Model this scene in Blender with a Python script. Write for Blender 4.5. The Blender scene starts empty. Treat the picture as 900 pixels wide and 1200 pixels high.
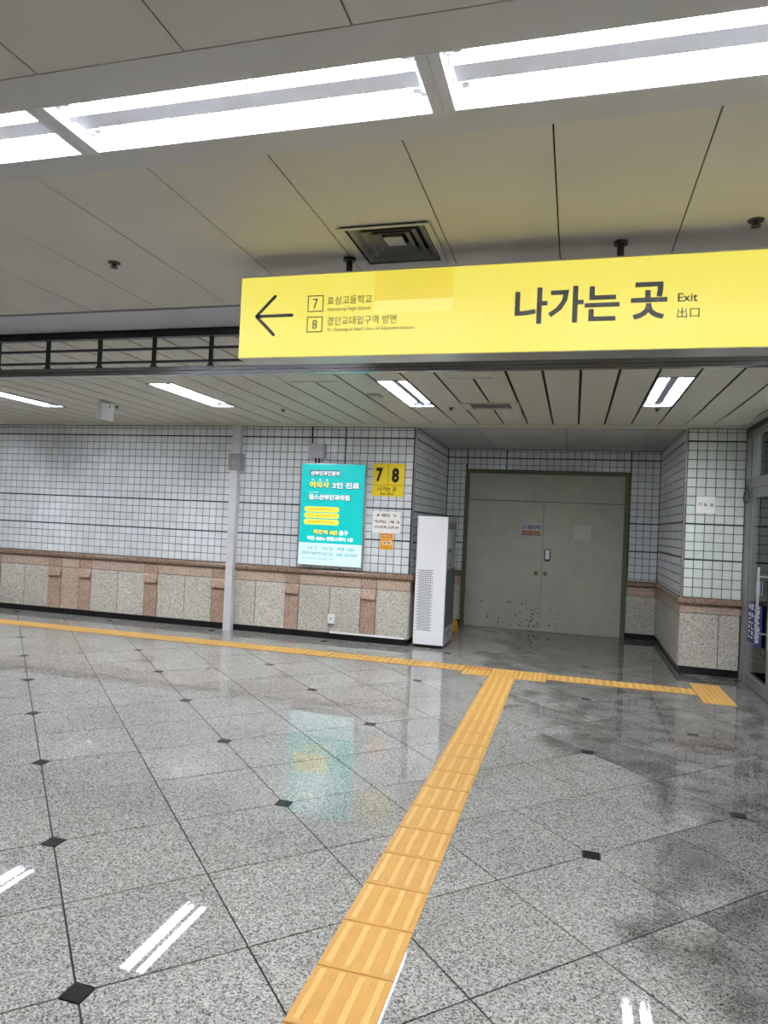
import bpy, bmesh, math, random
from mathutils import Vector, Matrix

# ------------------------------------------------------------------ camera, world, exposure
F_PX, YAW, PITCH, ROLL, EYE = 807.33, math.radians(15.4743), math.radians(0.8871), math.radians(2.6092), 1.65
scn = bpy.context.scene
COL = scn.collection
fwd = Vector((-math.sin(YAW)*math.cos(PITCH), math.cos(YAW)*math.cos(PITCH), math.sin(PITCH)))
r0 = Vector((math.cos(YAW), math.sin(YAW), 0)); u0 = r0.cross(fwd)
right = r0*math.cos(ROLL)+u0*math.sin(ROLL); up = -r0*math.sin(ROLL)+u0*math.cos(ROLL)
cd = bpy.data.cameras.new('camera'); cam = bpy.data.objects.new('camera', cd); COL.objects.link(cam)
cd.sensor_fit = 'HORIZONTAL'; cd.sensor_width = 36.0; cd.lens = F_PX*36.0/900.0; cd.clip_start = 0.05; cd.clip_end = 100
cam.matrix_world = Matrix(((right.x, up.x, -fwd.x, 0), (right.y, up.y, -fwd.y, 0), (right.z, up.z, -fwd.z, EYE), (0, 0, 0, 1)))
scn.camera = cam
w = bpy.data.worlds.new('world'); scn.world = w; w.use_nodes = True
w.node_tree.nodes['Background'].inputs[0].default_value = (1.0, 0.98, 0.95, 1)
w.node_tree.nodes['Background'].inputs[1].default_value = 0.10
scn.view_settings.view_transform = 'Standard'; scn.view_settings.look = 'None'
scn.view_settings.gamma = 1.0; scn.view_settings.use_curve_mapping = False
scn.view_settings.exposure = 2.15
TUBE_NEAR, TUBE_FAR, POSTER_GLOW, SIGN_GLOW = 22.0, 54.0, 0.222, 0.208

def on_screen(p, margin=0):
    v = Vector(p)-Vector((0, 0, EYE)); d = v.dot(fwd)
    if d < 0.2: return False
    x = 450+F_PX*v.dot(right)/d; y = 600-F_PX*v.dot(up)/d
    return -margin < x < 900+margin and -margin < y < 1200+margin

# ------------------------------------------------------------------ materials
def lin(c): return tuple((x/255/12.92 if x/255 <= .04045 else ((x/255+.055)/1.055)**2.4) for x in c)+(1,)
def mat(name, rgb, rough=.5, metal=0., spec=.5, var=0., scale=6., emit=None, strength=0., bump=0., stretch=None):
    m = bpy.data.materials.new(name); m.use_nodes = True
    n = m.node_tree.nodes; l = m.node_tree.links; b = n['Principled BSDF']
    b.inputs['Roughness'].default_value = rough; b.inputs['Metallic'].default_value = metal
    b.inputs['Specular IOR Level'].default_value = spec
    c = lin(rgb)
    if emit: c = tuple(x*.22 for x in c[:3])+(1,)      # backlit film is dark when its lamp is off
    b.inputs['Base Color'].default_value = c
    if var or bump:
        g = n.new('ShaderNodeNewGeometry'); t = n.new('ShaderNodeTexNoise'); t.inputs['Scale'].default_value = scale; t.inputs['Detail'].default_value = 5
        if stretch:
            mp = n.new('ShaderNodeMapping'); mp.inputs['Scale'].default_value = stretch
            l.new(g.outputs['Position'], mp.inputs['Vector']); l.new(mp.outputs[0], t.inputs['Vector'])
        else: l.new(g.outputs['Position'], t.inputs['Vector'])
        if var:
            r = n.new('ShaderNodeValToRGB'); r.color_ramp.elements[0].position = .3; r.color_ramp.elements[1].position = .7
            r.color_ramp.elements[0].color = tuple(x*(1-var) for x in c[:3])+(1,); r.color_ramp.elements[1].color = tuple(min(1, x*(1+var)) for x in c[:3])+(1,)
            l.new(t.outputs['Fac'], r.inputs[0]); l.new(r.outputs[0], b.inputs['Base Color'])
        if bump:
            bp = n.new('ShaderNodeBump'); bp.inputs['Strength'].default_value = bump; bp.inputs['Distance'].default_value = .002
            l.new(t.outputs['Fac'], bp.inputs['Height']); l.new(bp.outputs[0], b.inputs['Normal'])
    if emit:
        b.inputs['Emission Color'].default_value = lin(emit); b.inputs['Emission Strength'].default_value = strength
    return m

def granite(name, dark, mid, light, scale, rough, spec=.5, stain_shade=False, tint=.06):
    m = bpy.data.materials.new(name); m.use_nodes = True
    n = m.node_tree.nodes; l = m.node_tree.links; b = n['Principled BSDF']
    g = n.new('ShaderNodeNewGeometry')
    v = n.new('ShaderNodeTexVoronoi'); v.inputs['Scale'].default_value = scale; l.new(g.outputs['Position'], v.inputs['Vector'])
    sp = n.new('ShaderNodeSeparateColor'); l.new(v.outputs['Color'], sp.inputs[0])
    t = n.new('ShaderNodeTexNoise'); t.inputs['Scale'].default_value = scale*.9; t.inputs['Detail'].default_value = 4; t.inputs['Roughness'].default_value = .7
    l.new(g.outputs['Position'], t.inputs['Vector'])
    mx = n.new('ShaderNodeMix'); mx.data_type = 'FLOAT'; mx.inputs[0].default_value = .5
    l.new(sp.outputs[0], mx.inputs[2]); l.new(t.outputs['Fac'], mx.inputs[3])
    r = n.new('ShaderNodeValToRGB'); e = r.color_ramp.elements
    e[0].position = .22; e[0].color = lin(dark); e[1].position = .72; e[1].color = lin(light)
    k = e.new(.36); k.color = lin(mid)
    k = e.new(.55); k.color = lin(tuple((a+c)/2 for a, c in zip(mid, light)))
    l.new(mx.outputs[0], r.inputs[0])
    oi = n.new('ShaderNodeObjectInfo')
    mr = n.new('ShaderNodeMapRange'); mr.inputs[3].default_value = 1-tint; mr.inputs[4].default_value = 1+tint; l.new(oi.outputs['Random'], mr.inputs[0])
    big = n.new('ShaderNodeTexNoise'); big.inputs['Scale'].default_value = 1.6; big.inputs['Detail'].default_value = 4; l.new(g.outputs['Position'], big.inputs['Vector'])
    mb = n.new('ShaderNodeMapRange'); mb.inputs[1].default_value = .3; mb.inputs[2].default_value = .7; mb.inputs[3].default_value = .9; mb.inputs[4].default_value = 1.08; l.new(big.outputs['Fac'], mb.inputs[0])
    mm = n.new('ShaderNodeMath'); mm.operation = 'MULTIPLY'; l.new(mr.outputs[0], mm.inputs[0]); l.new(mb.outputs[0], mm.inputs[1])
    fac = mm.outputs[0]
    if stain_shade:   # wear: a damp, dirty patch beside the glass door, widened to paint alcove shade
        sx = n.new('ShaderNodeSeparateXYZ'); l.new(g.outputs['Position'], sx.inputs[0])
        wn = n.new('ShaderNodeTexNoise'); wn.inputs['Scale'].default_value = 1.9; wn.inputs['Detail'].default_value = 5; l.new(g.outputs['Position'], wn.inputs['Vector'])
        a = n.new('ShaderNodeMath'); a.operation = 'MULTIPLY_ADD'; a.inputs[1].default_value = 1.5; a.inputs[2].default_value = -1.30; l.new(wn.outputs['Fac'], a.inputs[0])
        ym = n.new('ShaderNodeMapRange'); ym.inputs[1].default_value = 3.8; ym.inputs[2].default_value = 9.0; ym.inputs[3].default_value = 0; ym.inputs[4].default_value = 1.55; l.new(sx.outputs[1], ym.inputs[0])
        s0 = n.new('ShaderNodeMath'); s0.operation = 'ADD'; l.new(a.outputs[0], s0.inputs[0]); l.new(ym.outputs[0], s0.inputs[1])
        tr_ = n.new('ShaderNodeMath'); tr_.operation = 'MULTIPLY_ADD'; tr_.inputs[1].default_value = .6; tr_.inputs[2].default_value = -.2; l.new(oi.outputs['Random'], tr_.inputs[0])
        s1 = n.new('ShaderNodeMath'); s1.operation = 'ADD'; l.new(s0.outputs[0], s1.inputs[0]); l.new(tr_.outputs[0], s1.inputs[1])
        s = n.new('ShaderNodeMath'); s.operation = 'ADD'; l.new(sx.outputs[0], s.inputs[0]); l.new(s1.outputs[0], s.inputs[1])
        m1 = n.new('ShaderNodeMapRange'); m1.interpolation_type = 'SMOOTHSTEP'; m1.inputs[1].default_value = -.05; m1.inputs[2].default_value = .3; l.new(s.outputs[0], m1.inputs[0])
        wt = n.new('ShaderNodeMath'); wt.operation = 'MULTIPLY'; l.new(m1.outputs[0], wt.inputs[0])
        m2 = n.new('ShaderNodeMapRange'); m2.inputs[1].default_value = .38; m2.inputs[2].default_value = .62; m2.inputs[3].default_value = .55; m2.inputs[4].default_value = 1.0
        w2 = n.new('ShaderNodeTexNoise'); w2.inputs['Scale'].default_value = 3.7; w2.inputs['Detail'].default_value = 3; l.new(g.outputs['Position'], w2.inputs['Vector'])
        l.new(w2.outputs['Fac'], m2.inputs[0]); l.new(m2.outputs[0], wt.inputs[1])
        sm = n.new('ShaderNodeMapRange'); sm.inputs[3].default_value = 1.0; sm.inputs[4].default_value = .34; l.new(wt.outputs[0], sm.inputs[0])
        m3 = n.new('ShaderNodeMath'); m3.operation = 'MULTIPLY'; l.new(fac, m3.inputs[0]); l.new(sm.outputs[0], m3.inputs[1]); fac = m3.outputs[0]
    vm = n.new('ShaderNodeVectorMath'); vm.operation = 'SCALE'; l.new(r.outputs[0], vm.inputs[0]); l.new(fac, vm.inputs['Scale'])
    l.new(vm.outputs[0], b.inputs['Base Color'])
    b.inputs['Roughness'].default_value = rough; b.inputs['Specular IOR Level'].default_value = spec
    return m

def tile_mat(name, rgb, rough):
    m = mat(name, rgb, rough, var=.04, scale=3.)
    n = m.node_tree.nodes; l = m.node_tree.links; b = n['Principled BSDF']
    src = b.inputs['Base Color'].links[0].from_socket
    oi = n.new('ShaderNodeObjectInfo'); g = n.new('ShaderNodeNewGeometry')
    ad = n.new('ShaderNodeMath'); ad.operation = 'ADD'; l.new(oi.outputs['Random'], ad.inputs[0]); l.new(g.outputs['Random Per Island'], ad.inputs[1])
    fr = n.new('ShaderNodeMath'); fr.operation = 'FRACT'; l.new(ad.outputs[0], fr.inputs[0])
    mr = n.new('ShaderNodeMapRange'); mr.inputs[3].default_value = .93; mr.inputs[4].default_value = 1.04; l.new(fr.outputs[0], mr.inputs[0])
    vm = n.new('ShaderNodeVectorMath'); vm.operation = 'SCALE'; l.new(src, vm.inputs[0]); l.new(mr.outputs[0], vm.inputs['Scale']); l.new(vm.outputs[0], b.inputs['Base Color'])
    return m

def glass_mat(name):
    m = bpy.data.materials.new(name); m.use_nodes = True
    n = m.node_tree.nodes; l = m.node_tree.links; n.remove(n['Principled BSDF'])
    tr = n.new('ShaderNodeBsdfTransparent'); tr.inputs[0].default_value = (.96, 1, .98, 1)
    gl = n.new('ShaderNodeBsdfGlossy'); gl.inputs['Roughness'].default_value = .03
    fz = n.new('ShaderNodeFresnel'); fz.inputs[0].default_value = 1.3
    mx = n.new('ShaderNodeMixShader'); l.new(fz.outputs[0], mx.inputs[0]); l.new(tr.outputs[0], mx.inputs[1]); l.new(gl.outputs[0], mx.inputs[2])
    l.new(mx.outputs[0], n['Material Output'].inputs[0]); return m

M = dict(
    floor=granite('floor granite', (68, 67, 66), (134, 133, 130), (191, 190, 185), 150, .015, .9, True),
    grey=granite('grey wall granite', (122, 120, 114), (186, 182, 172), (226, 222, 212), 95, .35),
    pink=granite('pink wall granite', (118, 95, 82), (170, 142, 125), (202, 178, 160), 95, .35),
    band=granite('pale pink band granite', (134, 114, 100), (184, 163, 146), (212, 194, 177), 95, .3),
    bead=granite('brown moulding granite', (88, 70, 58), (128, 106, 90), (164, 140, 122), 95, .22),
    black=mat('black skirting', (22, 22, 24), .3), inset=mat('black floor inset', (34, 34, 36), .15),
    grout=mat('dark grout', (66, 68, 70), .8, var=.15, scale=9), joint=mat('floor joint', (30, 29, 28), .7),
    tile=tile_mat('white wall tile', (226, 231, 236), .16), tile2=tile_mat('greenish white wall tile', (220, 228, 224), .16),
    yellow=mat('yellow tactile tile', (203, 153, 76), .6, var=.05, scale=14), ybar=mat('worn raised bar', (218, 175, 99), .5, var=.05, scale=20), orange=mat('orange tactile tile', (186, 128, 54), .55, var=.10, scale=14),
    near=mat('near ceiling panel', (196, 192, 184), .5, var=.05, scale=2.2), frame=mat('light strip flange', (190, 189, 190), .5, var=.03, scale=2),
    bulk=mat('soffit strip', (190, 190, 196), .5, var=.04, scale=2), void=mat('ceiling void', (26, 26, 26), .9),
    slat=mat('slatted ceiling metal', (192, 190, 176), .42, var=.05, scale=1.2, stretch=(1, .3, 1)),
    alc=mat('alcove ceiling board', (176, 177, 178), .6, var=.05, scale=3),
    steel=mat('brushed stainless', (150, 152, 155), .22, 1., var=.10, scale=5, stretch=(.4, .4, 20)), dsteel=mat('dark steel', (64, 64, 68), .38, .6, var=.1, scale=8),
    trough=mat('near lamp trough', (206, 207, 214), .45), polish=mat('polished steel', (186, 189, 191), .4, .7), jamb=mat('door frame steel', (140, 141, 143), .4, .35, var=.1, scale=5),
    white=mat('white enamel', (244, 246, 250), .35), housing=mat('lamp reflector', (118, 122, 134), .45), socket=mat('lamp holder plastic', (186, 190, 190), .5),
    tube=mat('near tube', (255, 255, 255), .5, emit=(248, 251, 254), strength=TUBE_NEAR), tubef=mat('far tube', (255, 255, 255), .5, emit=(249, 251, 254), strength=TUBE_FAR),
    doorp=mat('steel door paint', (178, 178, 166), .5, var=.07, scale=5, bump=.05), doorf=mat('green door frame', (88, 102, 74), .5, var=.1, scale=6), scuff=mat('scuff marks', (112, 112, 103), .7),
    residue=mat('pale residue', (196, 197, 187), .6),
    signy=mat('lit yellow face', (220, 200, 70), .35, emit=(243, 230, 98), strength=SIGN_GLOW), signp=mat('lit cover patch', (222, 192, 50), .35, emit=(240, 220, 78), strength=SIGN_GLOW*.96),
    signpl=mat('lit cover patch lower', (226, 214, 118), .35, emit=(248, 236, 122), strength=SIGN_GLOW),
    alum=mat('sign casing aluminium', (190, 190, 188), .28, .85, var=.06, scale=4), ink=mat('dark ink', (86, 86, 86), .5), black_ink=mat('black ink', (18, 16, 14), .5), line=mat('thin yellow line', (140, 120, 24), .5),
    signw=mat('yellow wall sign', (250, 222, 44), .4), teal=mat('lit teal print', (24, 190, 190), .25, emit=(28, 200, 198), strength=POSTER_GLOW),
    pale=mat('lit pale print', (215, 245, 246), .25, emit=(212, 244, 246), strength=POSTER_GLOW), pwhite=mat('lit white print', (250, 252, 252), .25, emit=(250, 253, 253), strength=POSTER_GLOW),
    pyel=mat('lit yellow print', (250, 240, 90), .25, emit=(252, 240, 92), strength=POSTER_GLOW), pshadow=mat('teal outline print', (14, 120, 130), .3, emit=(14, 110, 122), strength=POSTER_GLOW),
    ptext=mat('pale teal print text', (90, 160, 170), .3, emit=(92, 160, 172), strength=POSTER_GLOW), pgold=mat('gold print text', (196, 156, 30), .3, emit=(200, 156, 30), strength=POSTER_GLOW),
    grey_box=mat('grey plastic box', (150, 150, 152), .45), lilac=mat('lilac grey box', (176, 174, 188), .4), trunk=mat('trunking grey enamel', (214, 215, 220), .38, 0., var=.05, scale=4),
    paper=mat('paper', (246, 246, 247), .6), notice=mat('notice paper', (246, 244, 241), .6), sorange=mat('orange sticker', (240, 172, 40), .5), sred=mat('red sticker', (198, 48, 40), .5), spale=mat('pale sticker', (244, 214, 170), .5),
    blue=mat('blue sign', (22, 42, 108), .6), glass=glass_mat('door glass'), sgrey=mat('grey vent metal', (186, 186, 184), .45, 0., var=.08, scale=12), vdark=mat('dark vent inside', (58, 58, 60), .6),
    cone=mat('dark vent cone', (128, 128, 126), .45), acside=mat('grey appliance side', (150, 153, 156), .4), acmesh=mat('dark appliance mesh', (84, 88, 94), .5), slot=mat('dark slots', (46, 50, 58), .6),
    brown=mat('brown print band', (126, 66, 34), .5), bronze=mat('pale bronze lettering', (206, 150, 100), .5), navy=mat('navy lettering', (38, 44, 84), .5), lsign=mat('lavender grey sign', (186, 186, 196), .5),
    brass=mat('worn steel lock', (150, 144, 126), .35, .8), rubber=mat('black rubber', (16, 16, 16), .5), ocloth=mat('yellow cloth', (206, 150, 48), .8, var=.2, scale=30), backing=mat('plain wall', (226, 226, 224), .5),
)

# ------------------------------------------------------------------ mesh building
class MB:
    def __init__(s): s.v = []; s.f = []; s.m = []
    def add(s, vs, fs, mi=0):
        o = len(s.v); s.v += [tuple(p) for p in vs]; s.f += [tuple(i+o for i in f) for f in fs]; s.m += [mi]*len(fs); return s
    def box(s, x0, x1, y0, y1, z0, z1, mi=0):
        return s.add([(x0, y0, z0), (x1, y0, z0), (x1, y1, z0), (x0, y1, z0), (x0, y0, z1), (x1, y0, z1), (x1, y1, z1), (x0, y1, z1)],
                     [(0, 3, 2, 1), (4, 5, 6, 7), (0, 1, 5, 4), (1, 2, 6, 5), (2, 3, 7, 6), (3, 0, 4, 7)], mi)
    def taper(s, a, b, mi=0):   # a, b: quads (4 points each, same winding, b is the outer end)
        return s.add(list(a)+list(b), [(3, 2, 1, 0), (4, 5, 6, 7), (0, 1, 5, 4), (1, 2, 6, 5), (2, 3, 7, 6), (3, 0, 4, 7)], mi)
    def prism(s, poly, fn, mi=0):   # poly of 2-D points; fn(p, 0 or 1) -> 3-D
        n = len(poly); vs = [fn(p, 0) for p in poly]+[fn(p, 1) for p in poly]
        return s.add(vs, [tuple(range(n-1, -1, -1)), tuple(range(n, 2*n))]+[(i, (i+1) % n, n+(i+1) % n, n+i) for i in range(n)], mi)
    def cyl(s, p0, p1, r0, r1=None, n=12, mi=0):
        r1 = r0 if r1 is None else r1; p0 = Vector(p0); p1 = Vector(p1); d = (p1-p0).normalized()
        a = d.orthogonal().normalized(); b = d.cross(a)
        ring = lambda p, r: [p+r*(math.cos(2*math.pi*i/n)*a+math.sin(2*math.pi*i/n)*b) for i in range(n)]
        return s.add(ring(p0, r0)+ring(p1, r1), [tuple(range(n-1, -1, -1)), tuple(range(n, 2*n))]+[(i, (i+1) % n, n+(i+1) % n, n+i) for i in range(n)], mi)
    def path(s, pts, r, n=8, mi=0):
        for a, b in zip(pts, pts[1:]): s.cyl(a, b, r, n=n, mi=mi)
        return s
    def mesh(s, name, mats):
        me = bpy.data.meshes.new(name); me.from_pydata(s.v, [], s.f)
        for m in (mats if isinstance(mats, (list, tuple)) else [mats]): me.materials.append(m)
        if any(s.m): me.polygons.foreach_set('material_index', s.m)
        me.validate()
        bm = bmesh.new(); bm.from_mesh(me); bmesh.ops.recalc_face_normals(bm, faces=bm.faces); bm.to_mesh(me); bm.free()
        me.polygons.foreach_set('use_smooth', [True]*len(me.polygons)); me.set_sharp_from_angle(angle=math.radians(32))
        return me
    def build(s, name, mats, parent=None, origin=None):
        if origin is not None:
            o3 = Vector(origin); s.v = [tuple(Vector(p)-o3) for p in s.v]
        o = bpy.data.objects.new(name, s.mesh(name, mats)); COL.objects.link(o)
        if origin is not None: o.location = origin
        if parent: attach(o, parent)
        return o
def attach(o, parent):
    p = parent; off = Vector()
    while p: off += p.location; p = p.parent     # parents are only ever translated
    o.location = o.location-off; o.parent = parent
def link(name, me, loc, parent, rot=None):
    o = bpy.data.objects.new(name, me); COL.objects.link(o); o.location = loc
    if rot: o.rotation_euler = rot
    attach(o, parent); return o
def thing(name, label, cat, loc=(0, 0, 0), group=None):
    o = bpy.data.objects.new(name, None); o.empty_display_size = .1; COL.objects.link(o); o.location = loc
    return tag(o, label, cat, group)
def tag(o, label, cat, group=None):
    o['label'] = label; o['category'] = cat
    if group: o['group'] = group
    return o
def struct(o, label=None):
    o['kind'] = 'structure'
    if label: o['label'] = label
    return o
def stuff(o): o['kind'] = 'stuff'; return o

# flat print: lettering as thin meshes
_tc = bpy.data.curves.new('lettering', 'FONT'); _to = bpy.data.objects.new('lettering', _tc); COL.objects.link(_to)
def letters(body, bold=0.):
    _tc.body = body; _tc.offset = bold; _tc.resolution_u = 3
    bpy.context.view_layer.update()
    dg = bpy.context.evaluated_depsgraph_get(); me = bpy.data.meshes.new_from_object(_to.evaluated_get(dg))
    v = [tuple(p.co[:2]) for p in me.vertices]; f = [tuple(p.vertices) for p in me.polygons]
    bpy.data.meshes.remove(me); return v, f
def add_text(mb, body, place, u0, u1, v0, v1, bold=0., mi=0, keep=False):
    v, f = letters(body, bold)
    if not v: return mb
    xs = [p[0] for p in v]; ys = [p[1] for p in v]; sx = (u1-u0)/(max(xs)-min(xs)); sy = (v1-v0)/(max(ys)-min(ys))
    if keep: sx = sy
    return mb.add([place(u0+(p[0]-min(xs))*sx, v0+(p[1]-min(ys))*sy) for p in v], f, mi)
def add_rect(mb, place, u0, u1, v0, v1, mi=0): return mb.add([place(u0, v0), place(u1, v0), place(u1, v1), place(u0, v1)], [(0, 1, 2, 3)], mi)
def add_poly(mb, place, pts, mi=0): return mb.add([place(*p) for p in pts], [tuple(range(len(pts)))], mi)
def add_round(mb, place, u0, u1, v0, v1, r, mi=0):
    pts = []
    for cx, cy, a in ((u1-r, v0+r, -90), (u1-r, v1-r, 0), (u0+r, v1-r, 90), (u0+r, v0+r, 180)):
        pts += [(cx+r*math.cos(math.radians(a+k*30)), cy+r*math.sin(math.radians(a+k*30))) for k in range(4)]
    return add_poly(mb, place, pts, mi)
def add_stroke(mb, place, pts, wd, mi=0):
    for (a, b), (c, d) in zip(pts, pts[1:]):
        L = math.hypot(c-a, d-b); nx, ny = -(d-b)/L*wd/2, (c-a)/L*wd/2
        add_poly(mb, place, [(a+nx, b+ny), (a-nx, b-ny), (c-nx, d-ny), (c+nx, d+ny)], mi)
    for a, b in pts: add_poly(mb, place, [(a+wd/2*math.cos(k*math.pi/5), b+wd/2*math.sin(k*math.pi/5)) for k in range(10)], mi)
    return mb
def scribble(mb, place, u0, u1, v0, v1, n, seed, mi=0):   # print too small in the photo to be read: glyph-like strokes
    rnd = random.Random(seed); p = (u1-u0)/n; h = v1-v0; t0 = .17
    for i in range(n):
        a = u0+i*p; t = h*t0
        if rnd.random() < .05: continue
        for k in rnd.sample(range(4), rnd.choice((2, 3, 3))): add_rect(mb, place, a+p*.06, a+p*rnd.uniform(.6, .92), v0+h*(.05+k*.27), v0+h*(.05+k*.27)+t, mi)
        x = a+p*rnd.choice((.12, .45, .75)); add_rect(mb, place, x, x+t, v0+h*rnd.uniform(0, .3), v1, mi)
    return mb
def south(y): return lambda u, v: (u, y, v)          # faces the camera side (-Y)
def west(x): return lambda u, v: (x, -u, v)          # faces -X, u runs along -Y
def east(x): return lambda u, v: (x, u, v)           # faces +X, u runs along +Y

# ------------------------------------------------------------------ key dimensions (metres)
YW, YP, YB, XL, XR = 9.07, 9.00, 11.5, -2.10, 1.27   # main wall, pillar front, alcove back, alcove sides
ZC, ZF = 3.00, 2.96                                  # near and far ceilings
XMIN, XMAX, YMIN, XG = -13.0, 4.2, -3.5, 1.95        # hall limits, glass door plane

# ------------------------------------------------------------------ floor
rnd = random.Random(4)
fb = MB(); fb.box(XMIN, XMAX, YMIN, YW+.1, -.12, -.006); fb.box(XL-.02, XR+.02, YW+.1, YB+.05, -.12, -.006)
floor = struct(fb.build('floor', M['joint']), 'polished grey granite floor of square tiles laid diagonally with small black insets')
TS = .604; ang = math.radians(45)-.0075; FO = Vector((-1.5701, 2.0302)); e1 = Vector((math.cos(ang), math.sin(ang))); e2 = Vector((-math.sin(ang), math.cos(ang)))
def clip(poly, rect):
    x0, x1, y0, y1 = rect
    for ax, val, sg in ((0, x0, 1), (0, x1, -1), (1, y0, 1), (1, y1, -1)):
        out = []
        for i, p in enumerate(poly):
            q = poly[(i+1) % len(poly)]; a = (p[ax]-val)*sg; b = (q[ax]-val)*sg
            if a >= 0: out.append(p)
            if a*b < 0: t = a/(a-b); out.append((p[0]+(q[0]-p[0])*t, p[1]+(q[1]-p[1])*t))
        poly = out
        if len(poly) < 3: return []
    return poly
RECTS = ((XMIN, XMAX, YMIN, YW+.03), (XL, XR, YW+.03, YB))
def floor_tile(i, j):
    g, c = .0040, .0575
    di, dj = i % 2 == 0, j % 2 == 0     # the black inset sits where both indices are even
    cs = []
    for a, b in ((0, 0), (1, 0), (1, 1), (0, 1)):
        even = ((i+a) % 2 == 0) and ((j+b) % 2 == 0)
        u = g if a == 0 else TS-g; v = g if b == 0 else TS-g
        if even:
            pa = (u+(c if a == 0 else -c), v); pb = (u, v+(c if b == 0 else -c))
            cs += [pb, pa] if (a, b) in ((0, 0), (1, 1)) else [pa, pb]
        else: cs.append((u, v))
    return [tuple(FO+e1*(i*TS+p[0])+e2*(j*TS+p[1])) for p in cs]
cand = []
for i in range(-40, 40):
    for j in range(-40, 40):
        P = floor_tile(i, j); parts = [q for q in (clip(P, R) for R in RECTS) if q]
        if not parts: continue
        cx = sum(p[0] for q in parts for p in q)/sum(len(q) for q in parts); cy = sum(p[1] for q in parts for p in q)/sum(len(q) for q in parts)
        vis = any(on_screen((p[0], p[1], 0), 10) for q in parts for p in q)
        cand.append((0 if vis else 1, math.hypot(cx, cy), cx, cy, parts))
cand.sort(key=lambda t: t[:2])
rest = MB(); count = 0
for hid, d, cx, cy, parts in cand:
    if not hid and count < 296:
        mb = MB(); dz = rnd.uniform(-.0004, .0004)
        for q in parts: mb.prism(q, lambda p, k: (p[0], p[1], dz if k else -.01))
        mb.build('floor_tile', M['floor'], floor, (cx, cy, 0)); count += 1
    else:
        for q in parts: rest.prism(q, lambda p, k: (p[0], p[1], 0 if k else -.01))
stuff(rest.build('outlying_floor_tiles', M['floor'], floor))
ins = MB().box(-.0395, .0395, -.0395, .0395, -.01, .0002).mesh('floor_inset', M['inset'])
for i in range(-30, 30, 2):
    for j in range(-30, 30, 2):
        p = FO+e1*(i*TS)+e2*(j*TS)
        if (XMIN+.1 < p.x < XG and 1 < p.y < YW-.05 or XL+.05 < p.x < XR-.05 and YW < p.y < YB-.1) and on_screen((p.x, p.y, 0), 20):
            link('floor_inset', ins, (p.x, p.y, 0), floor, (0, 0, ang-math.pi/4))

# tactile paving: raised bars to walk along, studs to stop on
def bar_tile(w, d, nb=4):      # bars run along local y
    mb = MB().box(-w/2+.001, w/2-.001, -d/2+.001, d/2-.001, .0003, .004)
    mb.box(-w/2+.001, w/2-.001, -d/2+.001, -d/2+.0035, .0003, .0041, 2)
    for k in range(nb):
        x = -w/2+w*(k+.5)/nb; a, b, h = .0175, .0115, .0095
        mb.taper([(x-a, -d/2+.012, .004), (x+a, -d/2+.012, .004), (x+a, d/2-.012, .004), (x-a, d/2-.012, .004)], [(x-b, -d/2+.02, h), (x+b, -d/2+.02, h), (x+b, d/2-.02, h), (x-b, d/2-.02, h)], 1)
    return mb
def stud_tile(w, d):
    mb = MB().box(-w/2+.001, w/2-.001, -d/2+.001, d/2-.001, .0003, .004); nx, ny = max(1, round(w/.05)), max(1, round(d/.05))
    for a in range(nx):
        for b in range(ny): mb.cyl((-w/2+w*(a+.5)/nx, -d/2+d*(b+.5)/ny, .0035), (-w/2+w*(a+.5)/nx, -d/2+d*(b+.5)/ny, .0085), .0165, .011, 8, 1)
    return mb
bar_m = bar_tile(.295, .308).mesh('tactile_tile', [M['yellow'], M['ybar'], M['orange']]); side_m = bar_tile(.30, .32).mesh('tactile_tile', [M['yellow'], M['ybar'], M['orange']])
PX = -.7075
strip = thing('tactile_strip', 'long yellow tactile strip running from the foreground up to the alcove', 'tactile paving', (PX, 1.2, 0))
y = 7.71-.155
while y > .9:
    link('tactile_tile', bar_m, (PX, y, 0), strip); y -= .31
sl = thing('tactile_strip', 'yellow tactile strip along the foot of the long tiled wall', 'tactile paving', (-1.16, 8.03, 0))
x = -1.165-.15
while x > -9.9:
    link('tactile_tile', side_m, (x, 8.03, 0), sl, (0, 0, math.pi/2)) if False else link('tactile_tile', side_m, (x, 8.03, 0), sl); x -= .30
sr = thing('tactile_strip', 'short yellow tactile strip between the junction block and the end block', 'tactile paving', (.5, 8.0, 0))
sm2 = bar_tile(.3075, .29).mesh('tactile_tile', [M['yellow'], M['ybar'], M['orange']])
for k in range(5): link('tactile_tile', sm2, (-.235+.154+k*.3075, 7.985, 0), sr)
jb = thing('tactile_block', 'yellow studded tactile block where the two strips meet', 'tactile paving', (PX, 7.95, 0))
st1 = stud_tile(.31, .29).mesh('tactile_tile', [M['yellow'], M['ybar']]); st2 = stud_tile(.31, .165).mesh('tactile_tile', [M['yellow'], M['ybar']]); st3 = stud_tile(.31, .165).mesh('tactile_tile', [M['orange'], M['yellow']])
for k in range(3):
    link('tactile_tile', st1, (-1.005+k*.311, 7.858, 0), jb)
    o = link('tactile_tile', st3 if k == 0 else st2, (-1.005+k*.311, 8.09, 0), jb)
    if k == 0: o['label'] = 'darker orange cut tile'
eb = thing('tactile_block', 'yellow studded tactile block at the right end by the glass door', 'tactile paving', (1.465, 7.97, 0))
st4 = stud_tile(.31, .31).mesh('tactile_tile', [M['yellow'], M['ybar']])
for k in range(3): link('tactile_tile', st4, (1.465, 7.66+k*.312, 0), eb)

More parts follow.
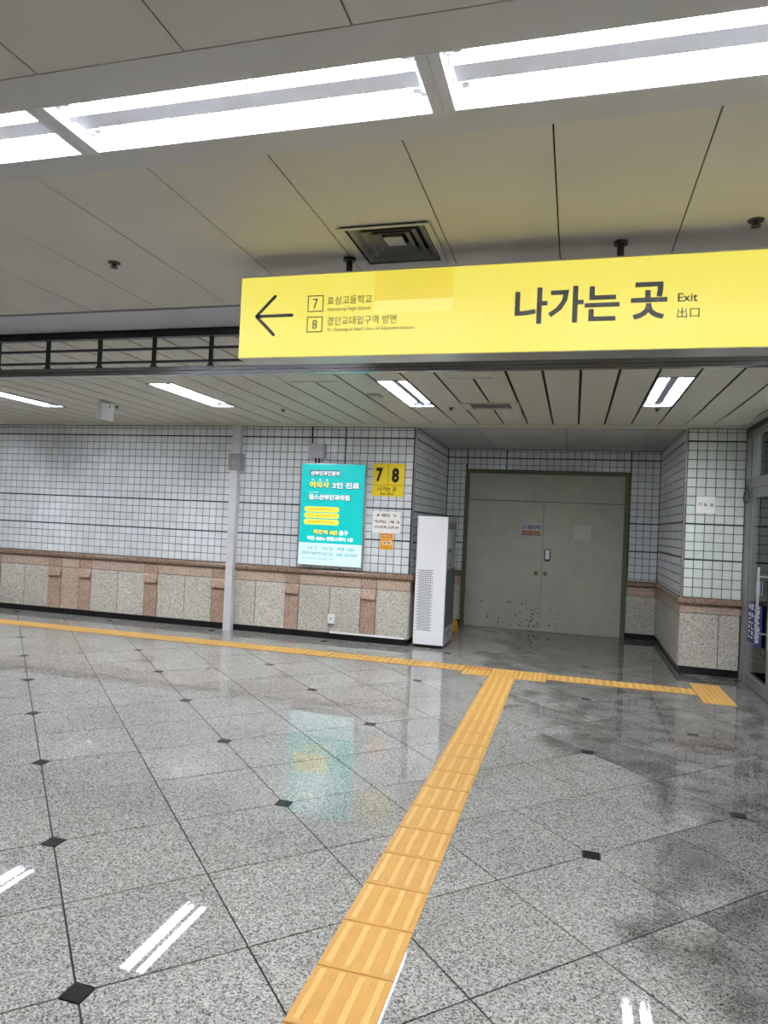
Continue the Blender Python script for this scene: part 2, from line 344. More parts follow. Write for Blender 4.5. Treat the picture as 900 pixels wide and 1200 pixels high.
# ------------------------------------------------------------------ tiled walls
_cache = {}
def tile_mesh(w_, h_, m):
    k = (round(w_, 3), round(h_, 3), m.name)
    if k not in _cache:
        a, b, c, d = -w_/2, w_/2, -h_/2, h_/2; e = .003
        _cache[k] = MB().taper([(a, .004, c), (b, .004, c), (b, .004, d), (a, .004, d)], [(a+e, 0-.002, c+e), (b-e, 0-.002, c+e), (b-e, 0-.002, d-e), (a+e, 0-.002, d-e)]).add([(a, .007, c), (b, .007, c), (b, .004, c), (a, .004, c)], []).mesh('wall_tile', m)
    return _cache[k]
def spans(bounds, wide, g=.0068, gw=.019):
    near = lambda b: any(abs(b-q) < .03 for q in wide)
    return [(a+(gw if near(a) else g)/2, b-(gw if near(b) else g)/2) for a, b in zip(bounds, bounds[1:])]
def tiles_south(wall, yy, cols, rows, m, single, holes=(), jit=.004, seed=1):
    rn = random.Random(seed); field = MB(); any_f = False
    for (a, b) in cols:
        for (c, d) in rows:
            if any(a < h[1] and b > h[0] and c < h[3] and d > h[2] for h in holes):
                # trim against the hole where a sliver stays
                done = False
                for h in holes:
                    if a < h[1] and b > h[0] and c < h[3] and d > h[2]:
                        if a < h[0]-.02: aa, bb, cc, dd = a, h[0]-.004, c, d
                        elif b > h[1]+.02: aa, bb, cc, dd = h[1]+.004, b, c, d
                        elif d > h[3]+.02: aa, bb, cc, dd = a, b, h[3]+.004, d
                        else: done = True; break
                if done: continue
                a1, b1, c1, d1 = aa, bb, cc, dd
            else: a1, b1, c1, d1 = a, b, c, d
            if single(a1, b1, c1, d1):
                link('wall_tile', tile_mesh(b1-a1, d1-c1, m), ((a1+b1)/2, yy, (c1+d1)/2), wall, (rn.gauss(0, jit), 0, rn.gauss(0, jit)))
            else:
                e = .003; any_f = True; t1, t2 = rn.gauss(0, jit)*.05, rn.gauss(0, jit)*.05
                field.taper([(a1, yy+.004, c1), (b1, yy+.004, c1), (b1, yy+.004, d1), (a1, yy+.004, d1)], [(a1+e, yy-.002-t1-t2, c1+e), (b1-e, yy-.002+t1-t2, c1+e), (b1-e, yy-.002+t1+t2, d1-e), (a1+e, yy-.002-t1+t2, d1-e)])
    if any_f: stuff(field.build('wall_tile_field', m, wall))
def rows_from(zb, z1, z2, z3, ztop, below):
    r = [z1-below*k for k in range(4, 0, -1)]+[z1+(z2-z1)*k/4 for k in range(4)]+[z2+(z3-z2)*k/9 for k in range(10)]+[z3+.108, ztop]
    return [zb+.003]+[q for q in r if q > zb+.03], (z1, z2, z3)
def seq(a, b, p): n = int(round((b-a)/p)); return [a+k*(b-a)/n for k in range(n+1)]

# long wall
wb = MB().box(XMIN, XL-.004, YW+.004, YW+.12, .08, ZF+.05)
wall_l = struct(wb.build('wall_back', M['grout']), 'long wall of small white tiles above a granite dado')
rb, wide = rows_from(.965, 1.412, 1.848, 2.808, ZF-.006, .1085)
cb = [XL-.03-.1085*k for k in range(80) if XL-.03-.1085*k > -10.9][::-1]
tiles_south(wall_l, YW, spans(cb, (-8.49, -7.515, -7.29, -6.51, -3.61, -3.09)), spans(rb, wide), M['tile'], lambda a, b, c, d: a > XL-.04-.1085*16.2)
def bead(name, pts_fn, parent): pass
PROF = [(0, 0), (.030, .004), (.044, .022), (.046, .045), (.036, .066), (.016, .078), (0, .085)]
def bead_x(x0, x1, yy, z0): return MB().prism([(-p[0], p[1]) for p in PROF], lambda p, k: ((x0, x1)[k], yy+p[0], z0+p[1]))
def bead_y(y0, y1, xx, z0, sg): return MB().prism([(sg*p[0], p[1]) for p in PROF], lambda p, k: (xx+p[0], (y0, y1)[k], z0+p[1]))
ZB = .088
for a, b in ((-12.9, -10.2), (-10.2, -7.6), (-7.6, -4.95), (-4.95, XL+.035)):
    struct(bead_x(a+.001, b-.001, YW, .880).build('trim_1', M['bead'])) if a == -12.9 else struct(bead_x(a+.001, b-.001, YW, .880).build('trim_1', M['bead']))
def slab(parent, name, m, x0, x1, yy, z0, z1, proud=.0, g=.0045):
    return MB().taper([(x0+g, yy+.006, z0+g), (x1-g, yy+.006, z0+g), (x1-g, yy+.006, z1-g), (x0+g, yy+.006, z1-g)], [(x0+g, yy-.004-proud, z0+g), (x1-g, yy-.004-proud, z0+g), (x1-g, yy-.004-proud, z1-g), (x0+g, yy-.004-proud, z1-g)]).build(name, m, parent, ((x0+x1)/2, yy, (z0+z1)/2))
def pilaster(parent, x0, x1):
    slab(parent, 'band_stone', M['pink'], x0, x1, YW, .735, .88)
    slab(parent, 'pilaster_shaft', M['pink'], x0, x1, YW, ZB, .594, .004)
    g = .002; a, b, c, d = x0+g, x1-g, .598, .733; yy = YW-.004   # a cap block whose lower edge juts forward
    MB().add([(a, yy+.01, c), (b, yy+.01, c), (b, yy+.01, d), (a, yy+.01, d), (a, yy-.045, c), (b, yy-.045, c), ((a+b)/2, yy-.050, c+.06), (b, yy-.002, d), (a, yy-.002, d)],
             [(0, 1, 5, 4), (4, 5, 6), (5, 7, 6), (7, 8, 6), (8, 4, 6), (0, 4, 8, 3), (1, 2, 7, 5), (3, 8, 7, 2), (0, 3, 2, 1)]).build('pilaster_cap', M['pink'], parent, ((a+b)/2, YW, .66))
PIL = [(-9.10, -8.85), (-7.925, -7.69), (-7.365, -7.145), (-6.20, -5.975), (-5.07, -4.845), (-3.905, -3.70), (-2.787, -2.568)]
for p in PIL: pilaster(wall_l, *p)
for a, b in ((-7.69, -7.365),): slab(wall_l, 'granite_panel', M['band'], a, b, YW, ZB, .735)
for a, b in ((-8.85, -8.385), (-8.385, -7.925), (-7.145, -6.665), (-6.665, -6.20), (-5.975, -5.515), (-5.515, -5.07), (-4.845, -4.37), (-4.37, -3.905), (-3.70, -3.24), (-3.24, -2.787), (-2.568, XL+.0), (-9.56, -9.10), (-10.02, -9.56)):
    slab(wall_l, 'granite_panel', M['grey'], a, b, YW, ZB, .735)
for a, b in ((-8.85, -7.925), (-7.69, -7.365), (-7.145, -6.20), (-5.975, -5.07), (-4.845, -3.905), (-3.70, -2.787), (-2.568, XL), (-10.02, -9.10)):
    slab(wall_l, 'band_stone', M['band'], a, b, YW, .735, .88)
slab(wall_l, 'granite_panel', M['grey'], -12.9, -10.02, YW, ZB, .88)
struct(MB().box(XMIN, XL-.03, YW+.015, YW+.12, 0, ZB).build('baseboard_back', M['black']))
# corner beads of steel
def corner(x, yy, z0, name='trim_2'):
    return struct(MB().box(x-.016, x+.002, yy-.006, yy+.004, z0, ZF-.003).box(x-.002, x+.004, yy-.006, yy+.03, z0, ZF-.003).build(name, M['alum']))
corner(XL, YW, .967)
# alcove side walls
def side_wall(name, xx, sg, y0, y1, zbead, thick):
    b = MB().box(min(xx+sg*.004, xx+sg*thick), max(xx+sg*.004, xx+sg*thick), y0, y1, ZB, ZF+.05)
    wl = struct(b.build(name, M['grout']))
    rbs, wd = rows_from(zbead, 1.395, 1.82, 2.808, ZF-.012, .109)
    fld = MB()
    for a, b2 in spans(seq(y0+.02, y1, .108), ()):
        for c, d in spans(rbs, wd):
            e = .003
            fld.taper([(xx+sg*.005, a, c), (xx+sg*.005, b2, c), (xx+sg*.005, b2, d), (xx+sg*.005, a, d)], [(xx-sg*.002, a+e, c+e), (xx-sg*.002, b2-e, c+e), (xx-sg*.002, b2-e, d-e), (xx-sg*.002, a+e, d-e)])
    stuff(fld.build('wall_tile_field', M['tile'], wl))
    for a, b2 in ((y0+.002, y0+.85), (y0+.85, y0+1.68), (y0+1.68, y1)):
        for nm, m, c, d in (('granite_panel', M['grey'], ZB, zbead-.225), ('band_stone', M['band'], zbead-.225, zbead-.08)):
            MB().box(min(xx+sg*.006, xx-sg*.004), max(xx+sg*.006, xx-sg*.004), a+.004, b2-.004, c+.004, d-.004).build(nm, m, wl, (xx, (a+b2)/2, (c+d)/2))
    struct(bead_y(y0-.03, y1, xx, zbead-.085, -sg).build('trim_3', M['bead']))
    struct(MB().box(min(xx+sg*.015, xx+sg*thick), max(xx+sg*.015, xx+sg*thick), y0+.02, y1, 0, ZB).build('baseboard_alcove', M['black']))
    return wl
wal = side_wall('wall_alcove_left', XL, -1, YW+.004, YB, .955, .12)
war = side_wall('wall_alcove_right', XR, 1, YP+.004, YB, .915, .12)
# alcove back wall with the steel double door
DX0, DX1, DZ = -1.785, .82, 2.615
wab = struct(MB().box(XL-.12, DX0, YB+.004, YB+.12, ZB, ZF+.05).box(DX1, XR+.12, YB+.004, YB+.12, ZB, ZF+.05).box(DX0, DX1, YB+.004, YB+.12, DZ, ZF+.05).build('wall_alcove_back', M['grout']))
rbk, wd = rows_from(.905, 1.378, 1.813, 2.808, ZF-.012, .109)
tiles_south(wab, YB, spans(seq(XL+.01, XR-.006, .1085), (-1.13, DX0, DX1)), spans(rbk, wd), M['tile'], lambda a, b, c, d: True, holes=((DX0, DX1, 0, DZ),), seed=3)
for a, b in ((XL, DX0-.004), (DX1+.004, XR-.003)):
    slab(wab, 'granite_panel', M['grey'], a, b, YB, ZB, .68); slab(wab, 'band_stone', M['band'], a, b, YB, .68, .822)
    struct(bead_x(a, b, YB, .822).build('trim_4', M['bead'])); struct(MB().box(a-.06 if a < 0 else a, b if a < 0 else b+.06, YB+.015, YB+.12, -.006, ZB).build('baseboard_alcove', M['black']))
dr = MB().box(DX0, DX0+.068, YB-.035, YB+.08, 0, DZ).box(DX1-.068, DX1, YB-.035, YB+.08, 0, DZ).box(DX0+.068, DX1-.068, YB-.035, YB+.08, DZ-.065, DZ)
door1 = struct(dr.build('door_1', M['doorf']), 'grey steel double door in a green frame at the back of the alcove')
a0, a1, xm = DX0+.070, DX1-.070, -.485
MB().box(a0, a1, YB-.004, YB+.04, 2.112, DZ-.067).build('transom_panel', M['doorp'], door1)
l1 = MB().box(a0, xm-.003, YB-.01, YB+.04, .012, 2.102).build('door_leaf', M['doorp'], door1)
l2 = MB().box(xm+.003, a1, YB-.01, YB+.04, .012, 2.102).build('door_leaf', M['doorp'], door1)
MB().box(xm-.022, xm-.004, YB-.016, YB-.01, .02, 2.10).build('meeting_strip', M['doorp'], l1)
for lf, x in ((l1, -.572), (l2, -.425)):
    MB().cyl((x, YB-.01, .94), (x, YB-.018, .94), .042, n=20).cyl((x, YB-.018, .94), (x, YB-.03, .94), .034, .03, 20).cyl((x, YB-.03, .94), (x, YB-.033, .94), .016, n=12, mi=1).build('door_lock', [M['brass'], M['rubber']], lf)
rn = random.Random(8); pl = MB(); pp = south(YB-.0165)
add_round(pl, south(YB-.0115), -.452, -.352, 1.142, 1.342, .04); pl.box(-.445, -.359, YB-.016, YB-.010, 1.150, 1.336)
pl.add([], []); o = pl.build('pull_surround', M['rubber'], l2)
o2 = MB().box(-.434, -.370, YB-.021, YB-.016, 1.175, 1.325).build('pull_plate', M['white'], l2)
sc = MB()
for lf_x0, lf_x1, n in ((a0+.1, xm-.03, 70), (xm+.02, xm+.3, 12)):
    for k in range(n):
        x = lf_x0+(lf_x1-lf_x0)*rn.random()**.6; z = .06+.42*rn.random()**2; wv = rn.uniform(.012, .055); hv = wv*rn.uniform(.15, .6); tl = rn.uniform(-.02, .02)
        add_poly(sc, south(YB-.0112), [(x, z), (x+wv*.5, z-hv*.3+tl*.5), (x+wv, z+tl), (x+wv*.7, z+hv+tl), (x+wv*.2, z+hv*.8)])
stuff(sc.build('scuff_marks', M['scuff'], l1))
MB().box(.0, .26, YB-.0112, YB-.010, 1.53, 1.75).build('sticker_residue', M['residue'], l2)
MB().box(DX0+.01, DX1-.01, YB+.045, YB+.06, 0, DZ-.01).build('door_backing', M['void'], door1)  # dark sheet added to stop light leaking through the door gaps
MB().box(a0, a1, YB-.02, YB+.044, 0, .011).build('threshold', M['jamb'], door1)
# right pillar
wp = struct(MB().box(XR, XG-.012, YP+.004, YP+.9, ZB, ZF+.05).build('wall_right', M['grout']), 'narrow tiled wall between the alcove and the glass door')
rbp, wd = rows_from(.920, 1.377, 1.806, 2.805, ZF-.006, .1115)
tiles_south(wp, YP, spans(seq(XR+.022, XG-.016, .108), ()), spans(rbp, wd), M['tile2'], lambda a, b, c, d: True, seed=5)
for a, b in ((XR-.004, 1.70), (1.70, XG-.014)): slab(wp, 'granite_panel', M['grey'], a, b, YP, ZB, .735)
slab(wp, 'band_stone', M['band'], XR-.004, XG-.014, YP, .735, .835)
struct(bead_x(XR-.035, XG-.02, YP, .835).build('trim_5', M['bead'])); struct(MB().box(XR+.01, XG-.014, YP+.015, YP+.9, 0, ZB).build('baseboard_right', M['black']))
struct(MB().box(XR-.004, XR+.002, YP-.006, YP+.03, .922, ZF-.003).box(XR-.002, XR+.016, YP-.006, YP+.004, .922, ZF-.003).build('trim_2', M['alum']))
struct(MB().box(XG-.028, XG-.016, YP-.014, YP-.006, .0, .735).build('trim_6', M['steel']))
# wall seen through the glass door, and the hall's other walls
wg = struct(MB().box(XG+.09, XMAX, YP+.054, YP+.9, ZB, ZF+.05).build('wall_passage', M['grout']))
tiles_south(wg, YP+.05, spans(seq(XG+.1, XMAX, .108), ()), spans(rbp, wd), M['tile2'], lambda a, b, c, d: a < XG+.45, seed=6)
for k in range(5): slab(wg, 'granite_panel', M['grey'], XG+.1+k*.43, XG+.1+(k+1)*.43, YP+.05, ZB, .735)
slab(wg, 'band_stone', M['band'], XG+.1, XMAX, YP+.05, .735, .835)
struct(bead_x(XG+.1, XMAX, YP+.05, .835).build('trim_7', M['bead'])); struct(MB().box(XG+.1, XMAX, YP+.065, YP+.2, 0, ZB).build('baseboard_passage', M['black']))
struct(MB().box(XMAX, XMAX+.1, YMIN, YP+.9, -.1, ZF+.1).build('wall_far_right', M['backing']))
struct(MB().box(XG, XG+.12, YMIN, 6.78, 0, ZF+.1).build('wall_side_right', M['backing']))
struct(MB().box(XMIN-.1, XMIN, YMIN, YW+.1, -.1, ZF+.1).build('wall_left', M['backing']))
struct(MB().box(XMIN, XMAX, YMIN-.1, YMIN, -.1, ZF+.1).build('wall_behind', M['backing']))

# glass door (the plane runs away from the pillar towards the camera)
door2 = struct(MB().box(XG-.012, XG+.06, 8.76, 9.04, 0, 2.90).box(XG-.012, XG+.06, 6.78, 6.90, 0, 2.90).box(XG-.012, XG+.06, 6.90, 8.76, 2.235, 2.345).box(XG-.012, XG+.06, 6.90, 8.76, 2.83, 2.90).build('door_2', M['jamb']), 'stainless framed glass double door with a glazed transom at the right edge')
MB().box(XG-.02, XG+.07, 6.70, 9.04, 2.90, ZF+.05).build('header_box', M['dsteel'], door2)
MB().box(XG-.006, XG+.05, 8.52, 8.757, 2.35, 2.826).build('transom_stile', M['polish'], door2)
MB().box(XG-.016, XG-.012, 8.78, 9.02, 2.36, 2.82).build('polished_plate', M['polish'], door2)
MB().box(XG+.018, XG+.028, 6.91, 8.52, 2.35, 2.826).build('transom_pane', M['glass'], door2)
for n_, (ya, yb, hy) in enumerate(((7.84, 8.75, 8.07), (6.92, 7.83, 7.60))):
    f = MB().box(XG, XG+.045, ya, yb, 0.015, .13).box(XG, XG+.045, ya, yb, 2.13, 2.23).box(XG, XG+.045, yb-.055, yb, .13, 2.13).box(XG, XG+.045, ya, ya+.05, .13, 2.13)
    lf = f.build('door_leaf', M['jamb'], door2)
    MB().box(XG+.016, XG+.028, ya+.045, yb-.05, .125, 2.135).build('glass_pane', M['glass'], lf)
    hd = MB()
    for sx in (XG-.06, XG+.105): hd.cyl((sx, hy, .56), (sx, hy, 1.36), .0135, n=12)
    for z in (.66, 1.26): hd.cyl((XG-.06, hy, z), (XG+.105, hy, z), .010, n=8)
    hd.build('pull_handle', M['polish'], lf)
# ------------------------------------------------------------------ ceilings
def panel(parent, m, x0, x1, y0, y1, z, g=.003, t=.012, name='ceiling_panel'):
    return MB().box(x0+g, x1-g, y0+g, y1-g, z, z+t).build(name, m, parent, ((x0+x1)/2, (y0+y1)/2, z))
cl = struct(MB().box(XMIN, XMAX, 2.20, 2.95, ZC+.30, ZC+.32).box(XMIN, XMAX, YMIN, 4.44, ZC+.32, ZC+.36).build('ceiling', M['void']), 'near ceiling of wide grey panels around a strip of tube lights')
V0, V1, W0, W1 = -1.105, -.683, 2.975, 3.440      # vent opening
xs = [-1.155+.517*k for k in range(-22, 11)]
for a, b in zip(xs, xs[1:]):
    if abs(a+1.155) < .01:
        panel(cl, M['near'], a, b, 2.315, W0, ZC); panel(cl, M['near'], a, b, W1, 3.965, ZC)
        MB().box(a+.003, V0, W0-.003, W1+.003, ZC, ZC+.012).box(V1, b-.003, W0-.003, W1+.003, ZC, ZC+.012).build('ceiling_panel', M['near'], cl)
    else: panel(cl, M['near'], a, b, 2.315, 3.965, ZC)
    if -3.5 < a < 1.6: panel(cl, M['near'], a, b, .45, 1.752, ZC)
MB().box(XMIN, -3.25, .45, 1.752, ZC, ZC+.012).box(2.1, XMAX, .45, 1.752, ZC, ZC+.012).box(XMIN, XMAX, YMIN, .448, ZC, ZC+.012).build('rear_ceiling_boards', M['near'], cl)
MB().box(XMIN, XMAX, 2.19, 2.318, ZC-.002, ZC+.012).build('light_strip_flange', M['frame'], cl)
MB().box(XMIN, XMAX, 1.750, 1.90, ZC-.002, ZC+.012).build('light_strip_flange', M['frame'], cl)
so = [-11.9+1.55*k for k in range(11)]
for a, b in zip(so, so[1:]): panel(cl, M['bulk'], a, b, 3.985, 4.42, ZC-.004, g=.0012)
MB().box(XMIN, XMAX, 3.962, 3.99, ZC+.008, ZC+.02).build('groove', M['void'], cl)
# far, slatted ceiling
cf = struct(MB().box(XMIN, XMAX, 4.40, YW+.1, ZF+.16, ZF+.20).box(XMIN, XMAX, 4.40, 4.42, ZF+.02, ZF+.2).build('ceiling', M['void']), 'far slatted metal ceiling of long narrow panels')
SP = .305; LK = (-30, -22, -14, -6, 2, 7, 9, 12); LY0, LY1 = 6.10, 7.47
smesh = {}
def slat(k, y0, y1):
    x0 = .0015+SP*k; key = (round(y0, 3), round(y1, 3))
    if key not in smesh: smesh[key] = MB().box(.012, SP-.012, y0-6, y1-6, 0, .010).mesh('ceiling_slat', M['slat'])
    link('ceiling_slat', smesh[key], (x0, 6, ZF), cf)
D0, D1 = 7.24, 7.64
for k in range(-36, 14):
    if k in LK: slat(k, 4.45, LY0); slat(k, LY1, 8.765)
    elif k in (-4, -3): slat(k, 4.45, D0); slat(k, D1, 8.765)
    else: slat(k, 4.45, 8.765)
sb = MB()
for k in range(-36, 15): sb.box(.0015+SP*k-.0115, .0015+SP*k+.0115, 4.45, 8.765, ZF+.016, ZF+.02)
stuff(sb.build('seam_recess', M['void'], cf))
MB().box(XMIN, XMAX, 8.795, YW+.02, ZF-.002, ZF+.012).build('edge_trim', M['slat'], cf)
MB().box(XMIN, XMAX, 8.768, 8.78, ZF-.004, ZF+.02).build('edge_rail', M['slat'], cf)
# alcove ceiling
ca = struct(MB().box(XL, XR, YW+.02, YB, ZF+.03, ZF+.06).build('ceiling', M['void']), 'plain grey ceiling of the alcove')
for a, b in ((XL, -1.29), (-1.29, -.15), (-.15, .93), (.93, XR)): panel(ca, M['alc'], a, b, YW+.03, YB, ZF-.008, g=.004)
MB().box(-1.02, -.43, 9.78, 9.80, ZF-.016, ZF-.008).box(-1.02, -.43, 10.15, 10.17, ZF-.016, ZF-.008).box(-1.02, -1.0, 9.80, 10.15, ZF-.016, ZF-.008).box(-.45, -.43, 9.80, 10.15, ZF-.016, ZF-.008).build('hatch_frame', M['sgrey'], ca)

# ------------------------------------------------------------------ lamps
def strip_lamp(x0, label, group='tube lights of the near strip', yo=0.):
    x1 = x0+1.285; c = (x0+x1)/2
    t = thing('tube_light', label, 'light', (c, 2.045+yo, ZC), group)
    y0, y1 = 1.90+yo, 2.19+yo; z0, z1 = ZC-.001, ZC+.115
    h = MB().box(x0, x1, y0, y1, z1, z1+.006).box(x0, x1, y0, y0+.006, z0, z1).box(x0, x1, y1-.006, y1, z0, z1).box(x0-.037, x0, y0-.002, y1+.002, z0-.002, z1).box(x1, x1+.037, y0-.002, y1+.002, z0-.002, z1)
    yc = (y0+y1)/2
    h.prism([(yc-.030, z1), (yc+.030, z1), (yc+.040, ZC+.026), (yc-.040, ZC+.026)], lambda p, k: ((x0+.02, x1-.02)[k], p[0], p[1]))
    h.build('housing', M['trough'], t)
    for yy in (yc-.085, yc+.085):
        MB().cyl((x0+.055, yy, ZC+.052), (x1-.055, yy, ZC+.052), .0165, n=14).build('tube', M['tube'], t)
        for xa, xb in ((x0+.006, x0+.03), (x1-.03, x1-.006)):
            MB().cyl((xa, yy, ZC+.052), (xb, yy, ZC+.052), .024, n=12).box(xa, xb, yy-.012, yy+.012, ZC+.05, z1).build('lamp_holder', M['socket'], t)
        for xa in (x0+.03, x1-.055): MB().cyl((xa, yy, ZC+.052), (xa+.025, yy, ZC+.052), .0175, n=12).build('end_cap', M['alum'], t)
    return t
SL = ['third tube light to the left, beyond the picture edge', 'tube light at the left edge, only its right end showing', 'whole twin tube light between the two dividers, upper left', 'twin tube light running out of the picture at upper right', 'tube light beyond the right edge of the picture']
for k, lb in zip((-2, -1, 0, 1, 2), SL): strip_lamp(-1.785+1.36*k, lb)
for k, nm in zip((-5, -4, -3, -2, -1, 0, 1), ('first', 'second', 'third', 'fourth', 'fifth', 'sixth', 'seventh')): strip_lamp(-1.785+1.36*k, nm+' added fill light from the left in the unseen row behind the camera', 'added fill lights behind the camera', -3.4)  # unseen row, added as fill to lift the walls and ceiling
MB().box(XMIN, XMAX, 1.86, 2.23, ZC+.125, ZC+.135).build('light_strip_roof', M['void'], cl)
def far_lamp(k, label):
    x0 = .0015+SP*k+.012; x1 = x0+SP-.024; c = (x0+x1)/2; y0, y1 = LY0, LY1
    t = thing('recessed_tube_light', label, 'light', (c, (y0+y1)/2, ZF), 'recessed tube lights of the slatted ceiling')
    z1 = ZF+.10
    h = MB().box(x0, x1, y0, y1, z1, z1+.006).box(x0, x0+.006, y0, y1, ZF-.004, z1).box(x1-.006, x1, y0, y1, ZF-.004, z1).box(x0, x1, y0, y0+.006, ZF-.004, z1).box(x0, x1, y1-.006, y1, ZF-.004, z1)
    h.prism([(c-.026, z1), (c+.026, z1), (c+.034, ZF+.022), (c-.034, ZF+.022)], lambda p, q: (p[0], (y0+.03, y1-.03)[q], p[1]))
    h.build('housing', M['housing'], t)
    MB().box(x0-.010, x0, y0-.010, y1+.010, ZF-.006, ZF+.004).box(x1, x1+.010, y0-.010, y1+.010, ZF-.006, ZF+.004).box(x0, x1, y0-.012, y0, ZF-.006, ZF+.004).box(x0, x1, y1, y1+.010, ZF-.006, ZF+.004).build('trim_frame', M['dsteel'], t)
    for xx in (c-.080, c+.080):
        MB().cyl((xx, y0+.06, ZF+.048), (xx, y1-.06, ZF+.048), .0132, n=14).build('tube', M['tubef'], t)
        for ya, yb in ((y0+.01, y0+.06), (y1-.06, y1-.01)): MB().box(xx-.018, xx+.018, ya, yb, ZF+.028, z1).build('lamp_holder', M['socket'], t)
LL = ['recessed light out of the picture at far left', 'recessed light at the left edge above the long wall', 'recessed light nearest the wall trunking', 'recessed light above the lit teal poster', 'recessed light above the alcove\'s right side', 'added fill light in the passage just behind the glass door', 'second added fill light in the passage behind the glass door', 'added fill light deeper in the passage behind the glass door']
for k, lb in zip(LK, LL): far_lamp(k, lb)  # the passage lamps are unseen additions that brighten the wall behind the glass

# ------------------------------------------------------------------ ceiling fittings
def vent_near():
    c = ((V0+V1)/2, (W0+W1)/2, ZC); t = thing('air_diffuser', 'square grey four-way air diffuser in the near ceiling above the yellow sign', 'vent', c)
    a, b = (V1-V0)/2, (W1-W0)/2
    def ring(s0, s1, z0, z1, mi=0):
        o = [(c[0]+sx*a*s0, c[1]+sy*b*s0, ZC+z0) for sx, sy in ((-1, -1), (1, -1), (1, 1), (-1, 1))]; i = [(c[0]+sx*a*s1, c[1]+sy*b*s1, ZC+z1) for sx, sy in ((-1, -1), (1, -1), (1, 1), (-1, 1))]
        o2 = [(p[0], p[1], p[2]+.004) for p in o]; i2 = [(p[0], p[1], p[2]+.004) for p in i]
        q = [(k, (k+1) % 4, 4+(k+1) % 4, 4+k) for k in range(4)]
        return MB().add(o+i+o2+i2, q+[(8+k, 12+k, 12+(k+1) % 4, 8+(k+1) % 4) for k in range(4)]+[(k, 8+k, 8+(k+1) % 4, (k+1) % 4) for k in range(4)]+[(4+k, 4+(k+1) % 4, 12+(k+1) % 4, 12+k) for k in range(4)], mi)
    ring(1.04, .90, -.012, -.006).build('rim', M['sgrey'], t)
    for s0, s1, z0, z1 in ((.86, .66, .0, .035), (.64, .46, .006, .035), (.44, .28, .012, .035)): ring(s0, s1, z0, z1).build('louvre_cone', M['cone'], t)
    MB().taper([(c[0]+sx*a*.22, c[1]+sy*b*.22, ZC+.018) for sx, sy in ((-1, -1), (1, -1), (1, 1), (-1, 1))], [(c[0]+sx*a*.10, c[1]+sy*b*.10, ZC+.05) for sx, sy in ((-1, -1), (1, -1), (1, 1), (-1, 1))]).build('centre_plate', M['sgrey'], t)
    MB().box(c[0]-a, c[0]+a, c[1]-b, c[1]+b, ZC+.10, ZC+.11).build('duct_back', M['vdark'], t)
vent_near()
def diffuser_far():
    x0, x1 = .0015-4*SP+.09, .0015-2*SP-.09; y0, y1 = D0, D1; t = thing('air_diffuser', 'rectangular grey vent in the slatted ceiling between the two lit lamps', 'vent', ((x0+x1)/2, (y0+y1)/2, ZF))
    MB().box(x0-.09, x1+.09, y0, y0+.03, ZF-.008, ZF+.008).box(x0-.09, x1+.09, y1-.03, y1, ZF-.008, ZF+.008).box(x0-.09, x0, y0+.03, y1-.03, ZF-.008, ZF+.008).box(x1, x1+.09, y0+.03, y1-.03, ZF-.008, ZF+.008).build('rim', M['slat'], t)
    for k in range(5):
        y = y0+.05+k*.068; MB().taper([(x0, y, ZF+.0), (x1, y, ZF+.0), (x1, y+.008, ZF), (x0, y+.008, ZF)], [(x0, y+.045, ZF+.05), (x1, y+.045, ZF+.05), (x1, y+.053, ZF+.05), (x0, y+.053, ZF+.05)]).build('louvre', M['sgrey'], t)
    MB().box(x0-.08, x1+.08, y0+.01, y1-.01, ZF+.06, ZF+.07).build('duct_back', M['vdark'], t)
diffuser_far()
def flat_frame(x0, x1, y0, y1, z, label, cat, name):
    t = thing(name, label, cat, ((x0+x1)/2, (y0+y1)/2, z)); e = .022
    MB().box(x0, x1, y0, y0+e, z-.009, z).box(x0, x1, y1-e, y1, z-.009, z).box(x0, x0+e, y0+e, y1-e, z-.009, z).box(x1-e, x1, y0+e, y1-e, z-.009, z).build('rim', M['sgrey'], t)
    MB().box(x0+e+.004, x1-e-.004, y0+e+.004, y1-e-.004, z-.004, z).build('cover', M['slat'], t)
flat_frame(-2.742, -2.132, 5.72, 6.10, ZF, 'flush access hatch in the slatted ceiling, left of the lamp over the poster', 'hatch', 'access_hatch')
flat_frame(-1.15, -.72, 5.66, 6.03, ZF, 'flush square hatch in the slatted ceiling, right of the lamp over the poster', 'hatch', 'access_hatch')
tag(MB().box(-2.10, -1.965, 6.70, 6.86, ZF-.012, ZF).box(-2.085, -1.98, 6.715, 6.845, ZF-.02, ZF-.012).build('ceiling_plate', M['alum'], None, (-2.03, 6.78, ZF)), 'small pale metal plate on the slatted ceiling left of the lamp over the poster', 'plate')
def sprinkler(x, y, z, label):
    t = thing('sprinkler_head', label, 'sprinkler', (x, y, z), 'sprinkler heads on the ceilings')
    MB().cyl((x, y, z), (x, y, z-.006), .034, .030, 18).build('rose', M['dsteel'], t)
    MB().cyl((x, y, z-.006), (x, y, z-.024), .011, n=10).build('frame_arms', M['dsteel'], t)
    MB().cyl((x, y, z-.024), (x, y, z-.028), .020, n=14).build('deflector', M['dsteel'], t)
sprinkler(-2.475, 3.196, ZC, 'dark sprinkler head in the near ceiling at left')
sprinkler(.689, 3.194, ZC, 'dark sprinkler head in the near ceiling at right above the sign')
sprinkler(-3.44, 7.66, ZF, 'sprinkler head in the slatted ceiling, above the poster\'s left edge')
sprinkler(-1.37, 7.55, ZF, 'sprinkler head in the slatted ceiling, left of the rectangular vent')
sprinkler(.78, 7.62, ZF, 'sprinkler head at the far end of the lamp above the alcove\'s right side')
sprinkler(-5.60, 7.42, ZF, 'sprinkler head beside the white hanging box')
